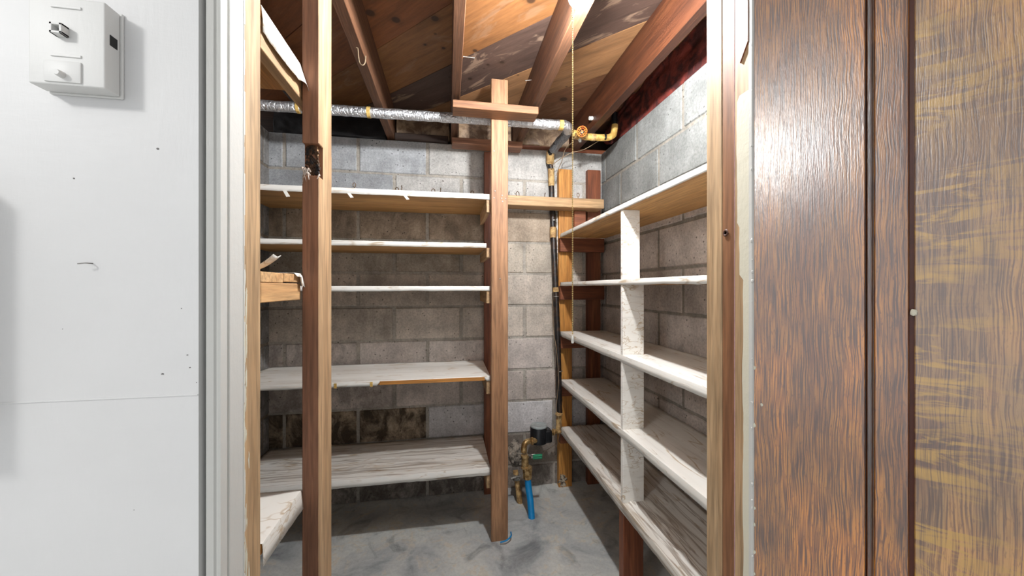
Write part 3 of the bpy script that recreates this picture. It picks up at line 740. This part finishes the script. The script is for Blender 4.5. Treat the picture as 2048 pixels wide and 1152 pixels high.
# ------------------------------------------------------------ short shelving left of the doorway
W = thing('shelving_unit', 'short rough shelving with loose white paper between door jamb and foreground stud', 'shelving', (-.6, .8, FL))
for zt, nm in ((.492, 'top'), (.030, 'mid'), (-.447, 'low')):
    th = .019
    b = BM()
    if nm == 'mid':
        box(b, XL+.005, XJL-.001, .7025, .790, zt-th-.001, zt-.001, .001); box(b, XL+.005, XJL-.001, .793, .876, zt-th+.001, zt+.0005-.001, .001)
    else: box(b, XL+.005, XJL-.001, .7025, .957 if nm == 'top' else .876, zt-th, zt-.0003, .001)
    sh = obj('shelf', b, wood('rough' if nm == 'mid' else 'orange', 'X' if nm == 'mid' else 'Y'), W)
    if nm == 'top':
        b = BM(); N = 24; R_ = []
        for i in range(N+1):
            y = .7025+(.8765-.7025)*i/N; q = i/N
            hang = .046+.008*math.sin(q*3.1)-.004*q*q+(.012 if i == N else 0)+.003*mnoise.noise(Vector((y*60, 0, 0)))
            tw = .006*math.sin(q*2.4)+(.010*max(0, q-.85)/.15)
            R_.append([b.verts.new((XJL-.10, y, zt+.0008)), b.verts.new((XJL-.001, y, zt+.001)), b.verts.new((XJL+.0015+tw*.4, y, zt-hang*.5)), b.verts.new((XJL+.002+tw, y, zt-hang))])
        for p, q in zip(R_, R_[1:]):
            for j in range(3): b.faces.new((p[j], q[j], q[j+1], p[j+1]))
        bmesh.ops.recalc_face_normals(b, faces=b.faces[:])
        obj('shelf_liner', b, M_linV, sh, smooth=True, solid=.0006)
        b = BM(); box(b, XJL-.022, XJL-.0015, .7025, .957, zt-.073, zt-th-.0005, .001); obj('rail', b, wood('tan', 'Y'), W)
    elif nm == 'low':
        liner('Y', .7025, .8765, XJL-.0, XL+.01, zt, .040, M_linV, sh, wr=.003, seed=3, na=24, sag=.006)
    else:
        b = BM(); box(b, XJL-.040, XJL-.001, .7025, .876, -.0262, zt-th-.0015, .0015); obj('rail', b, wood('rough', 'Y'), W)
        b = BM(); N = 8; R_ = []
        for i in range(N+1):
            y = .842+(.8765-.842)*i/N; q = i/N
            R_.append([b.verts.new((XJL-.12, y, zt+.001)), b.verts.new((XJL-.001, y, zt+.0015)), b.verts.new((XJL+.003, y, zt-.004)), b.verts.new((XJL+.005+.003*q, y, zt-(.006 if q < .6 else .027+.003*math.sin(i*4))))])
        for p, q in zip(R_, R_[1:]):
            for j in range(3): b.faces.new((p[j], q[j], q[j+1], p[j+1]))
        bmesh.ops.recalc_face_normals(b, faces=b.faces[:])
        obj('shelf_liner', b, M_linV, sh, smooth=True, solid=.0008)
# the stud the shelves are nailed to, with the torn charred hollow
px0, px1, py0, py1 = -.3186, -.2836, .878, .967
st = thing('stud', 'full-height foreground stud with a charred hollow near its top', 'stud', ((px0+px1)/2, (py0+py1)/2, FL))
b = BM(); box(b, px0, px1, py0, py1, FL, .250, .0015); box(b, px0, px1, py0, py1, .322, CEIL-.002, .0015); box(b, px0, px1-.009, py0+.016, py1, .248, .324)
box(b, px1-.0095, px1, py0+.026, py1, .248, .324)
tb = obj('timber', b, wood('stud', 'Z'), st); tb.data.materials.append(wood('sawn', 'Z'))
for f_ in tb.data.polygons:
    if f_.normal.x > .6: f_.material_index = 1       # sawn side facing the bulb, its light put into the paler wood
b = BM()
for k in range(60):
    z = random.uniform(.252, .32); x = random.uniform(px0+.003, px1-.007)
    ball(b, (x, py0+.016, z), random.uniform(.003, .0065), 1, (1, .8, 1.3), 1.2)
obj('charred_hollow', b, M_char, st, label='charred hollow')
b = BM()
for k in range(11):
    x = random.choice((px0+.006, px0+.009, px1-.006))+random.uniform(-.004, .006); z = random.uniform(.250, .266)
    tube(b, [(x, py0+.01, z), (x+random.uniform(-.004, .004), py0-.001, z+random.uniform(-.002, .006)), (x+random.uniform(-.008, .006), py0-.003, z-random.uniform(.002, .026))], .0019, 6, 4, rad=lambda t: 1.2-.8*t)
obj('torn_fibres', b, M_tuft, st, label='pale torn fibres below the hollow', smooth=True)

# curled paper on the middle short shelf
b = BM(); N = 10; R_ = []
for i in range(N+1):
    q_ = i/N
    R_.append([b.verts.new((-.372+.050*q_, .752+j*.016, .0335+.026*q_**1.8+.004*abs(j-1)*q_)) for j in (0, 1, 2)])
for p, q in zip(R_, R_[1:]):
    for j in range(2): b.faces.new((p[j], q[j], q[j+1], p[j+1]))
tag(obj('paper_scrap', b, M_linV, smooth=True, solid=.0008), 'curled scrap of white paper on the rough middle shelf left of the stud', 'paper')

# ------------------------------------------------------------ plumbing
YP = 1.88
P1 = thing('foil_wrapped_pipe', 'silver foil-wrapped pipe running across below the joists', 'pipe', (0, YP, .84))
def ph(px, py, Y): return onY(px, py, Y)
xs = [XL+.01, -.7, -.4, -.1, .1, .3, .45, .52]
pts = [Vector((x, YP, .850+(x+1)*.0128)) for x in xs]
b = BM(); tube(b, pts, .0238, 22, 22, jit=.12); obj('foil_sleeve', b, M_foil, P1, smooth=True)
e = pts[-1]
b = BM(); tube(b, [e-Vector((.03, 0, 0)), e, ph(1132, 252, 1.90), ph(1136, 262, 1.95)], .0255, 18, 8, jit=.14, seed=3); obj('elbow', b, M_foil, P1, smooth=True)
b = BM(); tube(b, [ph(1137, 256, 1.95), ph(1130, 272, 2.02), ph(1118, 285, 2.1), ph(1106, 300, 2.18)], .026, 18, 8, jit=.2, seed=5); obj('dark_sleeve', b, M_foild, P1, smooth=True)
for px, w_ in ((738, .008), (597, .007), (1122, .010)):
    x = onY(px, 222, YP).x; z = .850+(x+1)*.0128; b = BM(); tube(b, [(x-w_, YP, z), (x+w_, YP, z)], .0262, 22, 3, jit=.05); obj('tape_band', b, M_tape, P1, smooth=True)
x = onY(757, 222, YP).x; b = BM(); ball(b, (x, YP, .871), .014, 2, (1.3, .9, .75), .5); obj('tape_lump', b, M_tape, P1, smooth=True)

P2 = thing('black_wrapped_pipe', 'black tarred vertical pipe running down the back wall beside the right posts', 'pipe', (.67, 2.22, -.75))
yv = 2.205; YV = lambda py: 2.2575 if py < 430 else 2.2575-(py-430)*.000297
vp = [ph(1101, 303, 2.18), ph(1099, 318, 2.225), ph(1102, 345, 2.25), ph(1104, 400, YV(0)), ph(1105, 425, YV(0)), ph(1107, 480, YV(480)), ph(1112, 590, YV(590)), ph(1116, 690, YV(690)), ph(1118, 780, YV(780)), ph(1119, 826, YV(826))]
b = BM(); tube(b, vp, .0172, 16, 10, jit=.14, seed=2); obj('pipe', b, M_blackpipe, P2, smooth=True)
for (a, c, r, m) in (((1101, 303), (1100, 325), .0235, M_tan), ((1102, 338), (1103, 372), .0195, M_tan), ((1106, 455), (1106, 476), .020, M_tan), ((1111, 575), (1112, 584), .0195, M_tan)):
    b = BM(); tube(b, [ph(*a, 2.19 if a[1] < 310 else 2.246 if a[1] < 400 else YV(a[1])), ph(*c, 2.24 if a[1] < 310 else 2.254 if a[1] < 400 else YV(c[1]))], r, 16, 1, jit=.2, seed=9)
    b2 = obj('wrap_band', b, m, P2, smooth=True)
for (px, py) in ((1107, 441), (1112, 593), (1119, 742)):
    p = ph(px, py, YV(py)); b = BM(); tube(b, [p+Vector((0, 0, .002)), p-Vector((0, 0, .002))], .0192, 16, 1); obj('tie', b, M_steel, P2, smooth=True)
b = BM(); tube(b, [ph(1114, 420, 2.268), ph(1115.5, 520, 2.268), ph(1116.5, 640, 2.268)], .0055, 8, 4); tag(obj('conduit', b, M_steel, smooth=True), 'thin grey metal conduit right beside the black vertical pipe', 'conduit')
b = BM(); tube(b, [ph(1105, 600, 2.24), ph(1107, 660, 2.21), ph(1113, 700, 2.155), ph(1117, 760, 2.13), ph(1113, 820, 2.12), ph(1122, 850, 2.11), ph(1113, 895, 2.18)], .0018, 6, 8); tag(obj('wire', b, M_wire, smooth=True), 'thin tan wire trailing down the black pipe to the meter', 'wire')

P3 = thing('tape_wrapped_pipe', 'yellow tape-wrapped branch pipe in the top right corner below the red joist', 'pipe', (.85, 1.98, .8))
YB3 = 1.96
b = BM(); tube(b, [ph(1146, 266, YB3), ph(1170, 273, YB3), ph(1195, 275, YB3), ph(1215, 275, YB3), ph(1226, 270, YB3), ph(1229, 258, YB3), ph(1230, 250, YB3)], .0185, 16, 8, jit=.12, seed=8); obj('tape_wrap', b, M_tape, P3, smooth=True)
b = BM(); tube(b, [ph(1230, 252, YB3), ph(1229, 238, YB3), ph(1229, 226, YB3)], .0165, 14, 6, jit=.1); obj('pipe', b, M_black, P3, smooth=True)
for px, w_, m in ((1186, .012, M_tan), (1209, .006, M_black)):
    p = ph(px, 275, YB3); b = BM(); tube(b, [p-Vector((w_, 0, 0)), p+Vector((w_, 0, 0))], .0198, 16, 2, jit=.08); obj('band', b, m, P3, smooth=True)
G = thing('gate_valve', 'small gate valve with an orange handwheel on the yellow-wrapped pipe', 'valve', tuple(ph(1162, 280, 1.93)))
c = ph(1160, 272, YB3)
b = BM(); tube(b, [c-Vector((.035, 0, 0)), c+Vector((.03, 0, 0))], .0195, 14, 4, jit=.2); ball(b, c, .024, 2, (1, 1, 1), .3); obj('body', b, M_brass, G, smooth=True)
wc = ph(1164, 263, 1.895)
b = BM(); tube(b, [c, (c+wc)/2, wc], .008, 10, 2); ball(b, ph(1160, 281, 1.92), .010, 2, jit=.5); obj('stem', b, M_steel, G, smooth=True)
b = BM(); Rw = .0265; ax = (c-wc).normalized(); ax = Vector((-.25, -.93, -.25)).normalized(); ua = ax.cross(Vector((0, 0, 1))).normalized(); va = ax.cross(ua)
tube(b, [wc+(ua*math.cos(t)+va*math.sin(t))*Rw for t in [q*2*math.pi/24 for q in range(25)]], .0034, 8, 1)
tube(b, [wc+(ua*math.cos(t)+va*math.sin(t))*Rw*.62 for t in [q*2*math.pi/20 for q in range(21)]], .0022, 8, 1)
for q in range(12):
    t = q*math.pi/6; dv = ua*math.cos(t)+va*math.sin(t); tube(b, [wc+dv*Rw*.6, wc+dv*Rw], .0021, 6, 1)
for q in range(4):
    t = q*math.pi/2+.5; dv = ua*math.cos(t)+va*math.sin(t); tube(b, [wc, wc+dv*Rw*.62], .0024, 6, 1)
obj('handwheel', b, M_rust, G, smooth=True, label='orange handwheel')
b = BM(); tube(b, [ph(1103, 330, 2.16), ph(1130, 312, 2.1), ph(1145, 305, 2.08), ph(1170, 298, 2.05), ph(1200, 280, 1.99)], .0022, 6, 8)
tag(obj('wire', b, M_wire, smooth=True), 'thin pale wire strung from the black pipe up to the yellow-wrapped pipe', 'wire')
b = BM(); tube(b, [ph(1112, 352, 2.16), ph(1118, 335, 2.15), ph(1124, 322, 2.12), ph(1130, 300, 2.08), ph(1147, 282, 1.99)], .0022, 6, 8)
tag(obj('wire', b, M_wire, smooth=True), 'looping wire hanging from the gate valve down to the black pipe', 'wire')

# union above meter
P4 = thing('pipe_union', 'paint-flecked brass union under the black pipe, right of the water meter', 'fitting', tuple(ph(1121, 868, 2.185)))
b = BM(); tube(b, [ph(1118, 824, 2.14), ph(1118, 846, 2.14), ph(1117, 858, 2.14)], .0165, 14, 4, jit=.2); lathe(b, ph(1118, 828, 2.13), [(.018, -.006), (.023, -.005), (.023, .005), (.018, .006)], 8)
ball(b, ph(1117, 862, 2.14), .019, 2, (1, 1, .9), .2); obj('body', b, M_tan, P4, smooth=True)
MT = thing('water_meter', 'black water meter with a grey round lid between the brass elbow and the union', 'meter', tuple(ph(1082, 887, 2.13)))
mc = ph(1077, 868, 2.11)
b = BM(); lathe(b, mc, [(.040, -.052), (.050, -.047), (.050, .040), (.047, .045)], 30); box(b, mc.x+.012, mc.x+.076, mc.y-.034, mc.y+.036, mc.z-.046, mc.z+.028, .012, 3)
obj('body', b, M_black, MT, smooth=True)
b = BM(); lathe(b, mc+Vector((.002, 0, .045)), [(.049, 0), (.049, .007), (.044, .011), (.041, .009), (.0, .0095)], 30); obj('lid', b, M_lid, MT, smooth=True)
b = BM(); tube(b, [mc+Vector((.075, .0, -.002)), ph(1106, 864, 2.13), ph(1117, 862, 2.14)], .0135, 12, 4, jit=.05); lathe(b, ph(1107, 864, 2.13), [(.018, -.006), (.021, -.004), (.021, .004), (.018, .006)], 8, 'X')
obj('coupling', b, M_brass, MT, smooth=True)
BF = thing('brass_elbow_valve', 'dull brass elbow and shut-off valve standing on top of the blue pipe', 'valve', tuple(ph(1056, 958, 2.03)))
b = BM(); tube(b, [mc+Vector((-.02, -.03, -.022)), ph(1064, 882, 2.07), ph(1053, 884, 2.055), ph(1048, 893, 2.045), ph(1048, 905, 2.04)], .0165, 14, 6, jit=.05)
lathe(b, ph(1064, 882, 2.07), [(.019, -.007), (.023, -.005), (.023, .005), (.019, .007)], 8, 'X'); obj('elbow', b, M_brass, BF, smooth=True)
b = BM(); v0 = ph(1050, 925, 2.035)
lathe(b, v0, [(.018, .045), (.023, .043), (.023, .030), (.019, .028), (.021, .008), (.021, -.008), (.019, -.022), (.023, -.024), (.023, -.032), (.018, -.035)], 16)
obj('valve_body', b, M_brass, BF, smooth=True)
b = BM(); lathe(b, ph(1055, 945, 2.03), [(.020, .036), (.027, .034), (.028, .006), (.026, .003), (.026, -.030), (.0235, -.034)], 8); obj('nut', b, M_brass, BF)
hc = ph(1066, 911, 2.01)
b = BM(); tube(b, [ph(1055, 911, 2.03), hc], .006, 8, 1); box(b, hc.x-.012, hc.x+.012, hc.y-.010, hc.y-.006, hc.z-.012, hc.z+.012, .002); obj('bracket', b, M_steel, BF)
b = BM(); box(b, hc.x-.004, hc.x+.050, hc.y-.017, hc.y-.011, hc.z-.016, hc.z+.012, .003, 2); box(b, hc.x+.004, hc.x+.046, hc.y-.021, hc.y-.016, hc.z-.010, hc.z-.004, .001); box(b, hc.x+.004, hc.x+.046, hc.y-.021, hc.y-.016, hc.z+.0, hc.z+.006, .001)
obj('handle', b, M_green, BF, label='green lever handle')
b = BM(); tube(b, [hc+Vector((.05, -.01, 0)), ph(1090, 903, 2.1), ph(1105, 893, 2.17), ph(1116, 884, 2.2)], .0014, 6, 6); tag(obj('wire', b, M_wire, smooth=True), 'fine wire running from the green valve handle to the right', 'wire')
b = BM(); pb = onY(1064, 1043, 1.94); pb.z = FL-.01
tube(b, [ph(1055, 952, 2.03), ph(1057, 975, 2.02), ph(1061, 1005, 1.985), pb], .0185, 18, 8); tag(obj('blue_pipe', b, M_blue, smooth=True), 'bright blue plastic supply pipe rising from the slab beside the tall post', 'pipe')
ST = thing('old_pipe_stub', 'corroded old pipe stub with a small valve behind the tall post', 'pipe', (onY(1041, 1005, 2.12).x, 2.12, FL))
b = BM(); p0 = onY(1041, 1005, 2.12); p0.z = FL-.01
tube(b, [p0, ph(1037, 985, 2.13), ph(1034, 965, 2.15), ph(1031, 940, 2.18)], .015, 12, 6, jit=.35); obj('pipe', b, M_tan, ST, smooth=True)
b = BM(); lathe(b, ph(1033, 955, 2.15), [(.018, -.012), (.024, -.01), (.024, .008), (.017, .012)], 8)
tube(b, [ph(1022, 957, 2.13), ph(1043, 951, 2.13)], .004, 8, 1); obj('valve', b, M_steel, ST)
b = BM(); ball(b, onY(1032, 905, 2.27), .055, 3, (.9, .35, 1.3), .6); tag(obj('mortar_patch', b, M_corr, smooth=True), 'grey crusty mortar lump on the wall behind the old pipe stub', 'mortar')
b = BM()
a = onY(1000, 1074, 1.80); tube(b, [(a.x, 1.79, FL+.012), (a.x+.03, 1.785, FL+.022), (a.x+.055, 1.80, FL+.030), (a.x+.06, 1.83, FL+.03)], .0035, 8, 6)
tag(obj('blue_tape_scrap', b, M_blue, smooth=True), 'scrap of blue line at the foot of the tall post', 'scrap')

# ------------------------------------------------------------ bare bulb with pull chain
bc = Vector((.372, 1.004, .846))
LT = thing('ceiling_light', 'lit bare bulb with a long brass bead pull chain beside the joist', 'light', (bc.x, bc.y, CEIL-.001))
b = BM(); lathe(b, bc, [(.0, -.034), (.012, -.032), (.022, -.026), (.029, -.015), (.032, 0), (.030, .014), (.024, .028), (.016, .042), (.013, .055)], 28); obj('bulb', b, M_bulb, LT, smooth=True)
b = BM(); lathe(b, bc, [(.014, .040), (.022, .042), (.058, .046), (.060, .056), (.052, .07), (.05, .125)], 26); obj('lampholder', b, M_porc, LT, smooth=True)  # unseen holder, plate widened to keep bulb light off the ceiling
b = BM(); lathe(b, bc, [(.05, .126), (.05, CEIL-.0015-bc.z)], 8); obj('junction_box', b, M_steel, LT)
b = BM(); cx, cy = .351, 1.0
z = .936; tube(b, [(bc.x-.02, bc.y, bc.z+.078), (cx+.004, cy, bc.z+.082), (cx, cy, .915)], .0012, 6, 5)
z = .915
while z > -.135:
    ball(b, (cx, cy, z), .00235, 1); z -= .0052
obj('pull_chain', b, M_bead, LT, smooth=True, label='brass bead pull chain')
b = BM(); lathe(b, (cx, cy, -.15), [(.0022, .014), (.0034, .010), (.0044, -.004), (.003, -.008)], 14); obj('chain_pull', b, M_porc, LT, smooth=True)

# ------------------------------------------------------------ wire hook, nails, clip on the joists
b = BM(); x = -.3195
p = onY(712, 95, 1.0); k = x/p.x; p = p*k
tube(b, [p, p+Vector((.006, 0, -.004)), p+Vector((.008, .0, -.028)), p+Vector((.012, 0, -.052)), p+Vector((.022, 0, -.060)), p+Vector((.030, 0, -.050)), p+Vector((.032, 0, -.026))], .0022, 8, 6)
tag(obj('wire_hook', b, M_wire, smooth=True), 'bent wire hook on the side of the joist right of the foreground stud', 'hook')
def nail(a, c, label, group=None):
    b = BM(); a = Vector(a); c = Vector(c); tube(b, [a, c], .0016, 8, 1); d = (c-a).normalized(); tube(b, [c, c+d*.0015], .0036, 10, 1)
    tag(obj('nail', b, M_nail, smooth=True), label, 'nail', group)
p = onY(926, 113, 1.5); k = .0555/p.x; p = p*k; nail(p, p+Vector((.042, 0, -.001)), 'nail sticking out sideways from the centre joist')
p = onY(1063, 160, 1.6); k = .409/p.x; p = p*k; nail(p, p+Vector((-.03, -.0, -.006)), 'nail sticking out of the joist beside the bulb')
p = onY(1186, 237, 1.85); k = .795/p.x; p = p*k; b = BM(); lathe(b, p, [(.009, 0), (.011, -.004), (.011, -.012), (.007, -.015), (.011, -.018), (.009, -.024)], 16, 'X'); tag(obj('insulator_knob', b, M_porc, smooth=True), 'small white porcelain knob on the reddish joist by the orange wheel', 'knob')
p = onY(185, 527, YF); b = BM(); tube(b, [p+Vector((0, .004, 0)), p+Vector((0, -.006, .0)), p+Vector((-.002, -.009, .0)), p+Vector((-.009, -.010, -.001))], .0008, 8, 4); tag(obj('nail', b, plain('painted_nail', c8(150,148,145), .5), smooth=True), 'bent nail in the white wall below the phone jack', 'nail')

# ------------------------------------------------------------ phone jack on the white wall
yf = .573
a0 = onY(56, 0, yf).x; a1 = onY(210, 0, yf).x; zb0 = onY(150, 172, yf).z
J = thing('phone_jack', 'white painted surface phone jack box at the upper left of the white wall', 'phone jack', ((a0+a1)/2, YF, zb0))
zt = zb0+.115
b = BM(); box(b, a0, a1, yf, YF-.004, zb0, zt, .0022, 3); obj('cover', b, M_plastic, J, smooth=True)
b = BM(); box(b, a0+.001, a1+.0025, YF-.0035, YF, zb0-.002, zt+.002, .0012); obj('back_plate', b, M_plastic, J)
c = onY(126, 65, yf); b = BM()
s = .0068
box(b, c.x-s, c.x-s+.003, yf-.010, yf, c.z-s, c.z+s, .0005); box(b, c.x+s-.003, c.x+s, yf-.010, yf, c.z-s, c.z+s, .0005); box(b, c.x-s, c.x+s, yf-.010, yf, c.z+s-.003, c.z+s, .0005); box(b, c.x-s, c.x+s, yf-.010, yf, c.z-s, c.z-s+.003, .0005)
obj('front_port', b, M_plastic, J)
b = BM(); box(b, c.x-s+.003, c.x+s-.003, yf-.002, yf-.0003, c.z-s+.003, c.z+s-.003); obj('port_recess', b, plain('grey_recess', c8(120,120,120), .6), J)
for py in (15, 112):
    q = onY(133, py, yf); b = BM(); box(b, q.x-.017, q.x+.017, yf-.0014, yf+.001, q.z-.0018, q.z+.0018, .0005); obj('slot_rib', b, M_plastic, J)
q = onY(130, 140, yf); b = BM(); box(b, q.x-.022, q.x+.019, yf-.0022, yf+.001, zb0+.003, q.z+.011, .0016, 2); obj('label_tab', b, M_plastic, J, smooth=True)
q = onY(128, 152, yf); b = BM(); lathe(b, (q.x, yf-.002, q.z), [(.0042, 0), (.004, -.006), (.003, -.008)], 18, 'Y'); obj('screw_knob', b, M_plastic, J, smooth=True)
q = onY(232, 86, .586); b = BM(); box(b, a1-.0006, a1+.0006, q.y-.006, q.y+.005, q.z-.007, q.z+.007); obj('side_port', b, M_hole, J, label='dark modular socket in the side')

# the box just past the left edge of the view that throws the long soft shadow
b = BM(); box(b, -1.0, -.626, YF-.065, YF, -.185, .155, .003); tag(obj('wall_box', b, M_plastic), 'white box on the white wall whose shadow falls below the phone jack', 'box')
# outer room ceiling fixture
b = BM(); lathe(b, (-1.5, -.45, 1.149), [(.16, 0), (.16, -.02), (.10, -.03), (.02, -.032)], 30); tag(obj('ceiling_fixture', b, M_porc, smooth=True), 'round white ceiling fixture in the room in front of the white wall', 'light')
